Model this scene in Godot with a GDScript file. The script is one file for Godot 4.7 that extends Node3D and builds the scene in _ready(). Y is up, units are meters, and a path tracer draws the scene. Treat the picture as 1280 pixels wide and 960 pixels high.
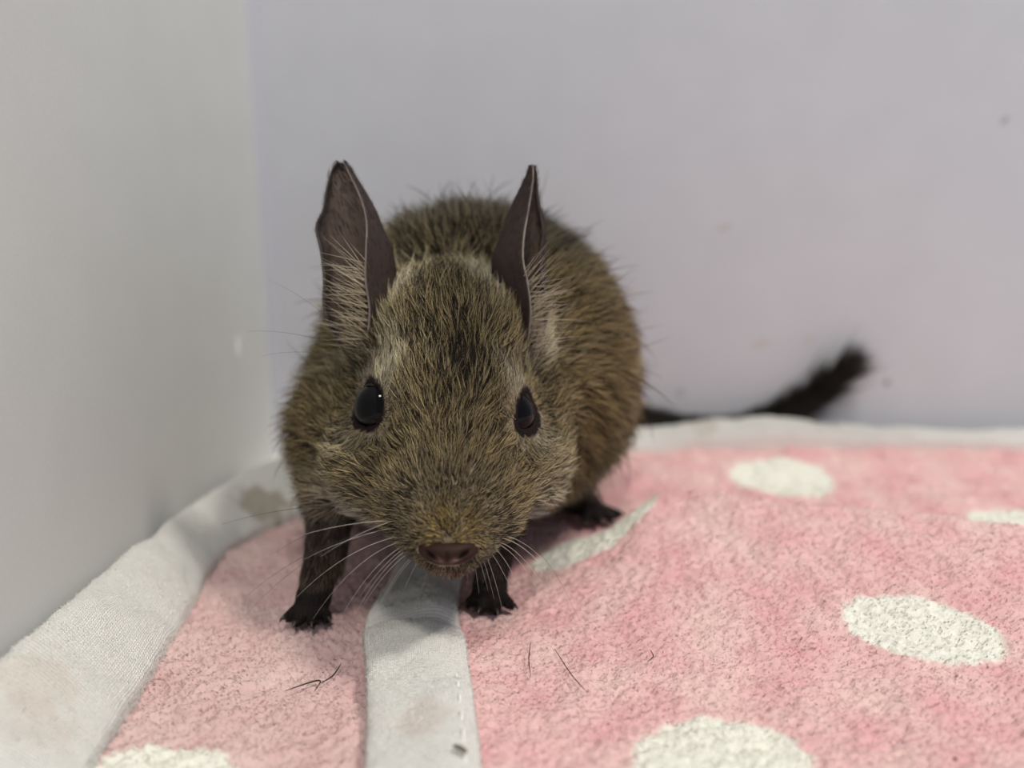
extends Node3D
# All shapes below are laid out in centimetres (x right, y up, -z away) and scaled to metres when a mesh is committed.
const CM := 0.01
var rng := RandomNumberGenerator.new()
var soft := FastNoiseLite.new()
var clump := FastNoiseLite.new()
var coarse := FastNoiseLite.new()
var taken := {}


# ---------------------------------------------------------------- scene
func _ready():
	rng.seed = 4711
	# camera
	var cam := Camera3D.new()
	cam.name = "camera"
	cam.position = Vector3(0, 7.4, 0) * CM
	cam.rotation_degrees = Vector3(-12.6, 0, 0)
	var lens := CameraAttributesPhysical.new()
	lens.frustum_focal_length = 24.6
	lens.frustum_near = 0.01
	lens.frustum_far = 50.0
	lens.frustum_focus_distance = 0.132
	lens.exposure_aperture = 6.6
	cam.attributes = lens
	add_child(cam)
	cam.current = true
	# sky and exposure: the pale walls of the room around the box
	var we := WorldEnvironment.new()
	we.name = "room_surroundings"
	var env := Environment.new()
	env.background_mode = Environment.BG_COLOR
	env.background_color = Color(0.63, 0.65, 0.69)
	env.tonemap_mode = Environment.TONE_MAPPER_LINEAR
	env.tonemap_exposure = 1.0
	env.sdfgi_enabled = true
	env.ssao_enabled = true
	env.ssil_enabled = true
	we.environment = env
	add_child(we)
	# ceiling lamps
	ceiling_lamp(Vector3(0.8, 1.4, 0.1), 1.6, "round white ceiling lamp above the front right of the box")
	ceiling_lamp(Vector3(0.05, 1.55, 0.55), 0.85, "round white ceiling lamp behind the camera")

	set_noise()
	build_box()
	build_blanket()
	build_degu()
	build_bits()


func ceiling_lamp(at: Vector3, energy: float, label: String):
	var t := thing("ceiling_lamp", label, "lamp", at)
	var glow := StandardMaterial3D.new()
	glow.albedo_color = Color(0.9, 0.9, 0.88)
	glow.emission_enabled = true
	glow.emission = Color(1.0, 0.97, 0.9)
	glow.emission_energy_multiplier = 8.0
	var disc := CylinderMesh.new()
	disc.top_radius = 0.13
	disc.bottom_radius = 0.12
	disc.height = 0.02
	part(t, "diffuser", disc, glow)
	var rim := TorusMesh.new()
	rim.inner_radius = 0.125
	rim.outer_radius = 0.15
	part(t, "lamp_rim", rim, mat(Color(0.85, 0.85, 0.85), 0.4))
	var l := AreaLight3D.new()
	l.name = "lamp_light"
	l.area_size = Vector2(0.22, 0.22)
	l.light_color = Color(1.0, 0.97, 0.92)
	l.light_energy = energy
	l.area_range = 6.0
	l.shadow_enabled = true
	l.position = Vector3(0, -0.02, 0)
	l.rotation_degrees = Vector3(-90, 0, 0)
	t.add_child(l)


# ---------------------------------------------------------------- helpers
func set_noise():
	soft.seed = 11
	soft.frequency = 0.35
	clump.seed = 5
	clump.frequency = 3.0
	clump.fractal_octaves = 2
	coarse.seed = 9
	coarse.frequency = 1.0


func numbered(called: String) -> String:
	taken[called] = taken.get(called, -1) + 1
	return called if taken[called] == 0 else "%s_%03d" % [called, taken[called]]


func thing(called: String, label: String, category: String, at := Vector3.ZERO, group := "") -> Node3D:
	var o := Node3D.new()
	o.name = numbered(called)
	o.position = at
	add_child(o, true)
	tag(o, label, category, group)
	return o


func tag(o: Node, label: String, category := "", group := "", kind := ""):
	if label:
		o.set_meta("label", label)
	if category:
		o.set_meta("category", category)
	if group:
		o.set_meta("group", group)
	if kind:
		o.set_meta("kind", kind)


func part(parent: Node, called: String, mesh: Mesh, m: Material, label := "", kind := "") -> MeshInstance3D:
	var o := MeshInstance3D.new()
	o.name = called
	o.mesh = mesh
	o.material_override = m
	parent.add_child(o, true)
	tag(o, label, "", "", kind)
	return o


func mat(c: Color, rough := 0.8, vertex := false, spec := 0.5) -> StandardMaterial3D:
	var m := StandardMaterial3D.new()
	m.albedo_color = c
	m.roughness = rough
	m.metallic_specular = spec
	m.vertex_color_use_as_albedo = vertex
	return m


func arrays_mesh(v: PackedVector3Array, n: PackedVector3Array, idx: PackedInt32Array, c := PackedColorArray(), uv := PackedVector2Array()) -> ArrayMesh:
	var a := []
	a.resize(Mesh.ARRAY_MAX)
	var s := PackedVector3Array()
	s.resize(v.size())
	for i in v.size():
		s[i] = v[i] * CM
	a[Mesh.ARRAY_VERTEX] = s
	a[Mesh.ARRAY_NORMAL] = n
	if c.size():
		a[Mesh.ARRAY_COLOR] = c
	if uv.size():
		a[Mesh.ARRAY_TEX_UV] = uv
	a[Mesh.ARRAY_INDEX] = idx
	var m := ArrayMesh.new()
	m.add_surface_from_arrays(Mesh.PRIMITIVE_TRIANGLES, a)
	return m


# a sheet of nu by nv points; normals from neighbours; side says which way it faces
func sheet(nu: int, nv: int, pts: PackedVector3Array, cols := PackedColorArray(), uvs := PackedVector2Array(), side := 1.0, keep := PackedByteArray()) -> ArrayMesh:
	var n := PackedVector3Array()
	n.resize(pts.size())
	for j in nv:
		for i in nu:
			var du = pts[j * nu + mini(i + 1, nu - 1)] - pts[j * nu + maxi(i - 1, 0)]
			var dv = pts[mini(j + 1, nv - 1) * nu + i] - pts[maxi(j - 1, 0) * nu + i]
			n[j * nu + i] = du.cross(dv).normalized() * side
	var idx := PackedInt32Array()
	for j in nv - 1:
		for i in nu - 1:
			var a := j * nu + i
			if keep.size() and not (keep[a] and keep[a + 1] and keep[a + nu] and keep[a + nu + 1]):
				continue
			if side > 0:
				idx.append_array([a, a + nu, a + 1, a + 1, a + nu, a + nu + 1])
			else:
				idx.append_array([a, a + 1, a + nu, a + 1, a + nu + 1, a + nu])
	return arrays_mesh(pts, n, idx, cols, uvs)


# a tube through points with a radius at each
func tube(pts: Array, radii: Array, sides := 6) -> ArrayMesh:
	var v := PackedVector3Array()
	var n := PackedVector3Array()
	var idx := PackedInt32Array()
	for k in pts.size():
		var d: Vector3 = (pts[mini(k + 1, pts.size() - 1)] - pts[maxi(k - 1, 0)]).normalized()
		var a := d.cross(Vector3.UP if absf(d.y) < 0.9 else Vector3.RIGHT).normalized()
		var b := d.cross(a)
		for s in sides:
			var w := TAU * s / sides
			var o := a * cos(w) + b * sin(w)
			v.append(pts[k] + o * radii[k])
			n.append(o)
	for k in pts.size() - 1:
		for s in sides:
			var p := k * sides + s
			var q := k * sides + (s + 1) % sides
			idx.append_array([p, p + sides, q, q, p + sides, q + sides])
	for s in range(1, sides - 1):
		idx.append_array([0, s, s + 1])
		var e := (pts.size() - 1) * sides
		idx.append_array([e, e + s + 1, e + s])
	return arrays_mesh(v, n, idx)


func curve3(pts: Array, count: int) -> Array:
	var out := []
	var m := pts.size() - 1
	for k in count:
		var t := float(k) / (count - 1) * m
		var i := mini(int(t), m - 1)
		var p0 = pts[maxi(i - 1, 0)]
		var p3 = pts[mini(i + 2, m)]
		out.append(pts[i].cubic_interpolate(pts[i + 1], p0, p3, t - i))
	return out


# ---------------------------------------------------------------- the white box
func wall_slab(called: String, a: Vector3, b: Vector3, h: float, thick: float, m: Material):
	# a slab standing from a to b (bottom inner edge), inner face towards the room; UV 0..1 over the inner face
	var along := (b - a)
	var out := -along.cross(Vector3.UP).normalized()   # away from the inside
	var st := SurfaceTool.new()
	st.begin(Mesh.PRIMITIVE_TRIANGLES)
	var c := [a, b, b + Vector3(0, h, 0), a + Vector3(0, h, 0)]
	var d := []
	for p in c:
		d.append(p + out * thick)
	var quads := [[c[0], c[1], c[2], c[3], -out], [d[1], d[0], d[3], d[2], out], [c[3], c[2], d[2], d[3], Vector3.UP], [c[1], c[0], d[0], d[1], Vector3.DOWN], [c[0], c[3], d[3], d[0], -along.normalized()], [c[2], c[1], d[1], d[2], along.normalized()]]
	for q in quads:
		var uv := [Vector2(0, 1), Vector2(1, 1), Vector2(1, 0), Vector2(0, 0)]
		var order := [0, 1, 2, 0, 2, 3]
		if (q[1] - q[0]).cross(q[2] - q[0]).dot(q[4]) > 0:
			order = [0, 2, 1, 0, 3, 2]
		for k in order:
			st.set_normal(q[4])
			st.set_uv(uv[k])
			st.add_vertex(q[k] * CM)
	var o := MeshInstance3D.new()
	o.name = called
	o.mesh = st.commit()
	o.material_override = m
	o.set_meta("kind", "structure")
	add_child(o, true)
	return o


# matt white board with a faint mottling and the marks the photograph shows, given in 0..1 of the face: u, v, half width, half height, turn, colour, strength
func board_texture(w: int, h: int, base: Color, marks: Array, sd: int) -> ImageTexture:
	var im := Image.create(w, h, false, Image.FORMAT_RGB8)
	var n1 := FastNoiseLite.new()
	n1.seed = sd
	n1.frequency = 0.012
	n1.fractal_octaves = 3
	var n2 := FastNoiseLite.new()
	n2.seed = sd + 1
	n2.frequency = 0.35
	for y in h:
		for x in w:
			var k := 1.0 + 0.012 * n1.get_noise_2d(x, y) + 0.02 * n2.get_noise_2d(x, y)
			var c := Color(base.r * k, base.g * k, base.b * k)
			im.set_pixel(x, y, c)
	for mk in marks:
		var cx: float = mk[0] * w
		var cy: float = mk[1] * h
		var rr: float = maxf(mk[2] * w, mk[3] * h) * 1.6 + 2
		for y in range(maxi(0, int(cy - rr)), mini(h, int(cy + rr))):
			for x in range(maxi(0, int(cx - rr)), mini(w, int(cx + rr))):
				var p := Vector2(x - cx, y - cy).rotated(mk[4])
				var e := Vector2(p.x / (mk[2] * w), p.y / (mk[3] * h)).length() + 0.5 * n2.get_noise_2d(x * 0.6, y * 0.6)
				var k: float = clampf((1.15 - e) / 0.4, 0, 1) * mk[6]
				if k > 0:
					im.set_pixel(x, y, im.get_pixel(x, y).lerp(mk[5], k))
	return ImageTexture.create_from_image(im)


func board_material(tex: Texture2D) -> StandardMaterial3D:
	var m := mat(Color.WHITE, 0.55, false, 0.4)
	m.albedo_texture = tex
	return m


func build_box():
	var h := 24.6
	var grey := Color(0.45, 0.44, 0.43)
	# back wall from the corner to the right
	var bm := [
		[0.5729, 0.5683, 0.0036, 0.0032, 0.7, Color(0.60, 0.60, 0.61), 0.8],
		[0.5046, 0.9016, 0.0026, 0.0036, 0, grey, 0.8],
		[0.3643, 0.6996, 0.006, 0.003, 0.2, Color(0.70, 0.68, 0.62), 0.5],
		[0.3357, 0.9159, 0.004, 0.006, 0.0, Color(0.62, 0.64, 0.70), 0.5],
		[0.3989, 0.850, 0.008, 0.006, 0.2, Color(0.75, 0.72, 0.68), 0.4],
		[0.4376, 0.8447, 0.006, 0.006, 0.4, Color(0.75, 0.72, 0.68), 0.3],
	]
	wall_slab("wall_back", Vector3(-7.83, -0.6, -25.5), Vector3(32, -0.6, -24.9), h, 0.5, board_material(board_texture(1400, 900, Color(0.795, 0.80, 0.825), bm, 3)))
	var lm := [
		[0.9167, 0.830, 0.0045, 0.012, 0.1, Color(0.98, 0.98, 0.97), 0.9],
		[0.926, 0.822, 0.002, 0.005, 0.1, Color(0.98, 0.98, 0.97), 0.6],
	]
	# left wall from the front to the corner
	wall_slab("wall_left", Vector3(-7.55, -0.6, 12), Vector3(-7.83, -0.6, -25.2), h, 0.5, board_material(board_texture(1400, 900, Color(0.81, 0.815, 0.81), lm, 7)))
	# thin folded strip in the corner
	var st := SurfaceTool.new()
	var pts := PackedVector3Array()
	for y in 2:
		for p in [Vector2(-7.83, -24.9), Vector2(-7.74, -25.0), Vector2(-7.66, -25.2), Vector2(-7.6, -25.42), Vector2(-7.55, -25.5)]:
			pts.append(Vector3(p.x, y * h - 0.6, p.y))
	var o := MeshInstance3D.new()
	o.name = "trim_1"
	o.mesh = sheet(5, 2, pts, PackedColorArray(), PackedVector2Array(), 1.0)
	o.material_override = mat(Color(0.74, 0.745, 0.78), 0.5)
	o.set_meta("kind", "structure")
	add_child(o, true)
	# floor of the box
	var f := BoxMesh.new()
	f.size = Vector3(42, 0.5, 39) * CM
	var fl := MeshInstance3D.new()
	fl.name = "floor"
	fl.mesh = f
	fl.material_override = mat(Color(0.84, 0.84, 0.84), 0.6)
	fl.position = Vector3(12.5, -0.85, -6.5) * CM
	fl.set_meta("kind", "structure")
	add_child(fl, true)


# ---------------------------------------------------------------- the blanket
const HEM_OUT := [[-7.62, -6.0, 0.8], [-7.6, -9.3, 0.85], [-7.62, -12.0, 0.85], [-7.6, -14.5, 0.75], [-7.5, -16.5, 0.65], [-7.35, -18.4, 0.55], [-6.75, -20.3, 0.55], [-5.4, -22.0, 0.45], [-2.5, -23.3, 0.35], [1.0, -24.2, 0.35], [4.5, -24.2, 0.35], [7.6, -24.2, 0.74], [10.5, -24.4, 0.42], [14.0, -24.5, 0.25], [20.0, -24.2, 0.2]]
const HEM_IN := [[-5.6, -6.0, 0.1], [-5.85, -9.3, 0.1], [-5.95, -11.0, 0.1], [-6.2, -13.6, 0.1], [-6.45, -15.8, 0.1], [-6.2, -17.4, 0.1], [-5.5, -18.3, 0.1], [-4.2, -19.3, 0.1], [-2.0, -20.6, 0.1], [1.4, -22.2, 0.1], [4.6, -23.3, 0.1], [7.6, -23.5, 0.3], [10.5, -23.7, 0.15], [14.0, -23.5, 0.1], [20.0, -23.1, 0.1]]
const MID_L := [[-1.65, -6.0], [-2.0, -9.3], [-2.35, -11.4], [-2.62, -12.6], [-2.72, -13.4], [-2.55, -14.6], [-2.5, -15.4], [-2.45, -16.2]]
const MID_R := [[-0.1, -6.0], [-0.42, -9.3], [-0.7, -11.4], [-0.86, -12.6], [-1.0, -13.4], [-1.05, -14.6], [-1.0, -15.4], [-0.95, -16.2]]
# white dots of the print: x, z, radius across, radius in depth, skew
const DOTS := [[7.55, -20.9, 1.45, 1.35, 0.0], [6.95, -12.15, 1.22, 0.75, 0.25], [2.9, -9.4, 1.25, 0.95, 0.0], [12.2, -17.3, 1.3, 1.5, 0.0], [-4.95, -9.3, 1.15, 0.75, 0.0], [1.8, -15.95, 1.4, 0.95, -0.3], [14.0, -11.0, 1.3, 1.2, 0.0]]
var inside := PackedVector2Array()


func fold(x: float, z: float) -> float:
	# the cloth as it lies: a rounded fold across the right half, a gentle roll elsewhere
	var zc := -16.9 + 0.32 * maxf(x - 3.0, 0.0) + 0.1 * minf(x - 3.0, 0.0)
	var t := z - zc            # positive: nearer than the crest
	var s := 3.4 if t > 0 else 0.7
	var amp := 1.3 * smoothstep(-0.5, 3.0, x) * (1.0 - 0.25 * smoothstep(8.0, 16.0, x))
	var h := amp * exp(-t * t / (s * s)) - 0.12 * amp * exp(-pow(t + 1.5, 2))
	h += 0.12 * soft.get_noise_2d(x * 1.2, z * 1.2) * smoothstep(-13.0, -15.0, z)
	h += 0.10 * soft.get_noise_2d(x * 2.0 + 40, z * 2.0)
	h += 0.18 * exp(-pow((z + 22.6) / 1.2, 2)) * smoothstep(2.0, 5.0, x)
	var split := mid_x(z)
	h -= 0.22 * (1.0 - smoothstep(-0.5, 0.3, x - split)) * smoothstep(-22.0, -17.0, z)
	# the cloth is pressed down under the paws and the belly
	for p in [[-3.7, -13.3, 0.7], [-0.42, -13.7, 0.6], [2.1, -17.75, 1.2]]:
		var d: float = Vector2(x - p[0], z - p[1]).length() / p[2]
		h = lerpf(h, -0.03, exp(-d * d * d))
	var b := Vector2((x + 0.6) / 2.6, (z + 18.4) / 3.2).length()
	h = lerpf(h, -0.14, clampf(1.6 - b, 0.0, 1.0))
	return h


func mid_x(z: float) -> float:
	for k in MID_L.size() - 1:
		if z <= MID_L[k][1] and z >= MID_L[k + 1][1]:
			var t = (z - MID_L[k][1]) / (MID_L[k + 1][1] - MID_L[k][1])
			return lerpf((MID_L[k][0] + MID_R[k][0]) / 2, (MID_L[k + 1][0] + MID_R[k + 1][0]) / 2, t)
	return -0.87 if z > -6.0 else -1.7


func pile_wave(x: float, z: float) -> float:
	# tufts of the plush: clumps drawn out along the lie of the pile
	var a := 0.55 if x > mid_x(z) else -0.9
	var p := Vector2(x, z).rotated(a + 0.5 * coarse.get_noise_2d(x * 0.5, z * 0.5))
	if x > mid_x(z):
		var n := clump.get_noise_2d(p.x * 0.42, p.y * 0.95)
		return smoothstep(0.0, 0.30, absf(n)) + 0.6 * n
	var n2 := clump.get_noise_2d(p.x * 0.75, p.y * 0.33)
	return smoothstep(0.0, 0.30, absf(n2)) + 0.8 * n2


func dye(x: float, z: float) -> Color:
	var w := 0.0
	for d in DOTS:
		var dx: float = (x - d[0])
		var dz: float = (z - d[1] - d[4] * dx)
		var e: float = sqrt(dx * dx / (d[2] * d[2]) + dz * dz / (d[3] * d[3])) + 0.09 * coarse.get_noise_2d(x * 3.0, z * 3.0) + 0.05 * clump.get_noise_2d(x * 2, z * 2)
		w = maxf(w, 1.0 - smoothstep(0.93, 1.05, e))
	var pink := Color(0.80, 0.465, 0.48).lerp(Color(0.845, 0.605, 0.58), clampf(0.5 + 1.0 * coarse.get_noise_2d(x * 0.6 + 9, z * 0.6), 0, 1))
	if x < mid_x(z):   # the under layer shows its paler, greyer face
		pink = Color(0.70, 0.475, 0.475).lerp(Color(0.76, 0.575, 0.55), clampf(0.5 + 1.0 * coarse.get_noise_2d(x * 0.6 + 9, z * 0.6), 0, 1))
	return pink.lerp(Color(0.885, 0.89, 0.81), w)


func hem_point(a: Array, b: Array, k: float, s: float, lift: float, thick: float) -> Vector3:
	var i := mini(int(k), a.size() - 2)
	var t := k - i
	var pa := Vector3(a[i][0], a[i][2] if a[i].size() > 2 else 0.0, a[i][1]).cubic_interpolate(v3(a, i + 1), v3(a, maxi(i - 1, 0)), v3(a, mini(i + 2, a.size() - 1)), t)
	var pb := v3(b, i).cubic_interpolate(v3(b, i + 1), v3(b, maxi(i - 1, 0)), v3(b, mini(i + 2, b.size() - 1)), t)
	var u := clampf(s, 0.0, 1.0)
	var p := pa.lerp(pb, u)
	p.y = lerpf(pa.y, pb.y, smoothstep(0.0, 1.0, u)) + fold(p.x, p.z) * (0.4 + 0.6 * u)
	p.y += thick * pow(maxf(0.0, 1.0 - pow(absf(2 * u - 1), 3.0)), 0.5) + lift
	p.y += 0.10 * soft.get_noise_2d(p.x * 1.3, p.z * 1.3) + 0.012 * coarse.get_noise_2d(p.x * 3.5, p.z * 3.5)
	return p


func v3(a: Array, i: int) -> Vector3:
	return Vector3(a[i][0], a[i][2] if a[i].size() > 2 else 0.0, a[i][1])


func knit_height() -> ImageTexture:
	# rows of small v-shaped loops, eight by eight to a tile
	var im := Image.create(256, 256, false, Image.FORMAT_RGB8)
	for y in 256:
		for x in 256:
			var u := fposmod(x / 32.0, 1.0)
			var v := fposmod(y / 32.0 + 0.8 * absf(u - 0.5), 1.0)
			var k := (0.35 + 0.65 * pow(sin(PI * v), 0.7)) * (0.4 + 0.6 * pow(absf(sin(PI * u * 2.0)), 0.6))
			im.set_pixel(x, y, Color(k, k, k))
	return ImageTexture.create_from_image(im)


func hem(parent: Node, a: Array, b: Array, lift: float, thick: float, m: Material, per: int, creases: Array) -> Dictionary:
	var nu := 27
	var nv := (a.size() - 1) * per + 1
	var pts := PackedVector3Array()
	var cols := PackedColorArray()
	var uvs := PackedVector2Array()
	var run := 0.0
	var before := Vector3.ZERO
	for j in nv:
		var k := float(j) / per
		var centre := hem_point(a, b, k, 0.5, lift, thick)
		run += 0.0 if j == 0 else centre.distance_to(before)
		before = centre
		for i in nu:
			var s := float(i) / (nu - 1)
			s = 0.5 - 0.5 * cos(PI * s)
			var p := hem_point(a, b, k, s, lift, thick)
			for c in creases:
				var q: float = (p.z - c[0] - c[2] * (p.x + 1.7)) / c[1]
				p.y -= c[3] * exp(-q * q)
			if i == 0 or i == nu - 1:
				p.y = minf(p.y, fold(p.x, p.z)) - 0.12
			pts.append(p)
			uvs.append(Vector2(s * 1.7, run) / 0.5)
			cols.append(hem_dye(p))
	var o := part(parent, "hem", sheet(nu, nv, pts, cols, uvs, 1.0), m, "white knitted binding strip along the edge")
	return {"pts": pts, "nu": nu, "nv": nv, "node": o}


func hem_dye(p: Vector3) -> Color:
	var c := Color(0.83, 0.83, 0.80)
	# the beige soiled patches on the strip
	for s in [[-6.15, -18.35, 0.65, Color(0.42, 0.37, 0.29), 0.75], [-6.9, -10.2, 0.6, Color(0.70, 0.62, 0.53), 0.35], [-1.3, -10.0, 0.45, Color(0.72, 0.6, 0.54), 0.4], [6.0, -24.0, 0.6, Color(0.64, 0.58, 0.48), 0.4], [-6.6, -9.6, 0.5, Color(0.72, 0.62, 0.56), 0.3]]:
		var e: float = Vector2(p.x - s[0], p.z - s[1]).length() / s[2] + 0.45 * coarse.get_noise_2d(p.x * 2.2, p.z * 2.2)
		c = c.lerp(s[3], s[4] * (1.0 - smoothstep(0.6, 1.05, e)))
	return c


func build_blanket():
	var t := thing("fleece_blanket", "pink plush fleece blanket with white dots and a white knitted edge under the degu", "blanket")
	for p in HEM_IN:
		inside.append(Vector2(p[0], p[1]))
	inside.append(Vector2(20, -6.0))
	# the two layers of plush
	var plush := mat(Color.WHITE, 0.95, true, 0.1)
	var grain := FastNoiseLite.new()
	grain.seed = 21
	grain.noise_type = FastNoiseLite.TYPE_CELLULAR
	grain.cellular_return_type = FastNoiseLite.RETURN_DISTANCE2_SUB
	grain.frequency = 0.017
	grain.fractal_type = FastNoiseLite.FRACTAL_FBM
	grain.fractal_octaves = 2
	grain.fractal_gain = 0.4
	grain.domain_warp_enabled = true
	grain.domain_warp_amplitude = 26.0
	grain.domain_warp_frequency = 0.02
	var relief := NoiseTexture2D.new()
	relief.width = 1024
	relief.height = 1024
	relief.seamless = true
	relief.noise = grain
	var ramp := Gradient.new()
	ramp.offsets = PackedFloat32Array([0.0, 0.25, 0.6, 1.0])
	ramp.colors = PackedColorArray([Color(0, 0, 0), Color(0.6, 0.6, 0.6), Color(0.9, 0.9, 0.9), Color(1, 1, 1)])
	relief.color_ramp = ramp
	plush.heightmap_enabled = true
	plush.heightmap_texture = relief
	plush.heightmap_scale = 0.034
	plush.backlight_enabled = true
	plush.backlight = Color(0.5, 0.5, 0.5)
	for layer in 2:
		var x0 := -6.6 if layer == 0 else -1.9
		var x1 := -1.3 if layer == 0 else 18.0
		var step := 0.055
		var nu := int((x1 - x0) / step) + 1
		var nv := int(17.8 / step) + 1
		var pts := PackedVector3Array()
		var cols := PackedColorArray()
		var keep := PackedByteArray()
		var uvs := PackedVector2Array()
		for j in nv:
			var z := -6.2 - j * step
			for i in nu:
				var x := x0 + i * step
				var wave := pile_wave(x, z)
				pts.append(Vector3(x, fold(x, z) - 0.08 + 0.06 * wave, z))
				cols.append(dye(x, z))
				var q := Vector2(x, z).rotated(0.2 if layer == 1 else -0.9)
				uvs.append(Vector2(q.x / 10.0, q.y / 3.0) if layer == 1 else Vector2(q.x / 5.0, q.y / 15.0))
				var mx := mid_x(z)
				keep.append(1 if Geometry2D.is_point_in_polygon(Vector2(x + 0.35, z + 0.35), inside) and (x < mx + 0.3 if layer == 0 else x > mx - 0.3) else 0)
		part(t, "plush_panel", sheet(nu, nv, pts, cols, uvs, 1.0, keep), plush, "pink plush with white dots, %s" % ["lower layer" if layer == 0 else "upper layer"])
	# the pile standing on them
	var fibre := mat(Color.WHITE, 0.95, true, 0.1)
	fibre.backlight_enabled = true
	fibre.backlight = Color(0.5, 0.5, 0.5)
	pile(t, fibre)
	# binding strips
	var cloth := mat(Color.WHITE, 0.95, true, 0.15)
	cloth.heightmap_enabled = true
	cloth.heightmap_texture = knit_height()
	cloth.heightmap_scale = 0.03
	var edge := hem(t, HEM_OUT, HEM_IN, 0.0, 0.30, cloth, 26, [[-12.3, 0.35, 0.5, 0.1], [-15.0, 0.4, -0.4, 0.08]])
	var mid := hem(t, MID_L, MID_R, 0.05, 0.26, cloth, 40, [[-13.0, 0.20, 0.08, 0.16], [-14.4, 1.2, 0.0, 0.08], [-11.7, 0.9, 0.0, -0.12]])
	for h in [edge, mid]:
		fuzz(h, cloth)
	# clear thread along the right edge of the middle strip
	var thread := mat(Color(0.93, 0.93, 0.92), 0.25, false, 0.6)
	for k in 11:
		var kk := 0.62 + k * 0.155
		var a := hem_point(MID_L, MID_R, kk, 0.86, 0.08, 0.26)
		var b := hem_point(MID_L, MID_R, kk + 0.09, 0.865, 0.08, 0.26)
		var c := a.lerp(b, 0.5) + Vector3(0, 0.025, 0)
		part(t, "stitch", tube([a - Vector3(0, 0.04, 0), a.lerp(c, 0.7), c, b.lerp(c, 0.7), b - Vector3(0, 0.04, 0)], [0.014, 0.018, 0.02, 0.018, 0.014], 6), thread)


func strand_mesh(points: Array, radii: Array, sides: int, cols := []) -> ArrayMesh:
	var m := tube(points, radii, sides)
	if cols.size():
		var a := m.surface_get_arrays(0)
		var c := PackedColorArray()
		for k in points.size():
			for s in sides:
				c.append(cols[k])
		a[Mesh.ARRAY_COLOR] = c
		m = ArrayMesh.new()
		m.add_surface_from_arrays(Mesh.PRIMITIVE_TRIANGLES, a)
	return m


func tuft_mesh(count: int, spread: float, sd: int) -> ArrayMesh:
	# a few fibres that leave one point and lean forward along +z, one unit long
	var r := RandomNumberGenerator.new()
	r.seed = sd
	var v := PackedVector3Array()
	var n := PackedVector3Array()
	var idx := PackedInt32Array()
	for k in count:
		var o := Vector3(r.randf_range(-1, 1), 0, r.randf_range(-1, 1)) * spread
		var tip := o * 0.35 + Vector3(r.randf_range(-0.22, 0.22), r.randf_range(0.75, 1.0), r.randf_range(0.15, 0.4))
		var mid := o.lerp(tip, 0.5) + Vector3(0, 0.1, -0.08)
		var first := v.size()
		for ring in [[o, 0.05], [mid, 0.05], [tip, 0.012]]:
			for s in 3:
				var w := TAU * s / 3 + k
				var d := Vector3(cos(w), 0, sin(w))
				v.append(ring[0] + d * ring[1])
				n.append((d * 0.3 + Vector3.UP).normalized())
		for ring in 2:
			for s in 3:
				var p := first + ring * 3 + s
				var q := first + ring * 3 + (s + 1) % 3
				idx.append_array([p, q, p + 3, q, q + 3, p + 3])
	return arrays_mesh(v, n, idx)


func scatter(parent: Node, called: String, mesh: Mesh, m: Material, where: Array, cols: PackedColorArray, label := "") -> MultiMeshInstance3D:
	var mm := MultiMesh.new()
	mm.transform_format = MultiMesh.TRANSFORM_3D
	mm.use_colors = true
	mm.mesh = mesh
	mm.instance_count = where.size()
	for i in where.size():
		mm.set_instance_transform(i, where[i])
		mm.set_instance_color(i, cols[i])
	var o := MultiMeshInstance3D.new()
	o.name = called
	o.multimesh = mm
	o.material_override = m
	parent.add_child(o, true)
	tag(o, label, "", "", "stuff")
	return o


func pile(parent: Node, m: Material):
	var where := []
	var cols := PackedColorArray()
	var mesh := tuft_mesh(5, 0.22, 3)
	var z := -7.0
	while z > -24.0:
		var d := -z
		var dens := 380.0 * minf(1.0, pow(10.5 / d, 2.0))
		var dz := 0.1
		var x0 := maxf(-6.8, -0.68 * d - 1.0)
		var x1 := minf(18.0, 0.68 * d + 1.5)
		var count := int((x1 - x0) * dz * dens)
		for k in count:
			var x := rng.randf_range(x0, x1)
			var zz := z - rng.randf() * dz
			if not Geometry2D.is_point_in_polygon(Vector2(x, zz), inside):
				continue
			var mx := mid_x(zz)
			if absf(x - mx) < 0.6 and zz > -18:
				continue
			var e := 0.05
			var w0 := pile_wave(x, zz)
			var g := Vector2(pile_wave(x + e, zz) - w0, pile_wave(x, zz + e) - w0) / e
			var left := x < mx
			var lie := Vector2(0.55, 0.6) if not left else Vector2(-0.55, 0.75)
			lie = lie.rotated(1.2 * coarse.get_noise_2d(x * 0.8, zz * 0.8)) * (0.6 if not left else 0.75) + g.limit_length(6.0) * 0.06
			lie += Vector2(rng.randf_range(-0.15, 0.15), rng.randf_range(-0.15, 0.15))
			var up := Vector3(lie.x, 1.0, lie.y).normalized()
			var size := rng.randf_range(0.038, 0.062) * (0.9 if left else 1.0) * pow(maxf(d, 10.5) / 10.5, 0.35)
			var side := up.cross(Vector3(rng.randf_range(-1, 1), 0.1, rng.randf_range(-1, 1))).normalized()
			var fw := side.cross(up)
			var y := fold(x, zz) - 0.09 + 0.06 * w0
			where.append(Transform3D(Basis(side * size, up * size, fw * size), Vector3(x, y, zz) * CM))
			var c := dye(x + rng.randfn(0, 0.03), zz + rng.randfn(0, 0.03))
			var j := rng.randf_range(0.95, 1.04)
			cols.append(Color(minf(c.r * j, 0.92), minf(c.g * j, 0.92), minf(c.b * j, 0.92)))
		z -= dz
	var o := scatter(parent, "pile", mesh, m, where, cols, "soft plush pile")


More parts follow.
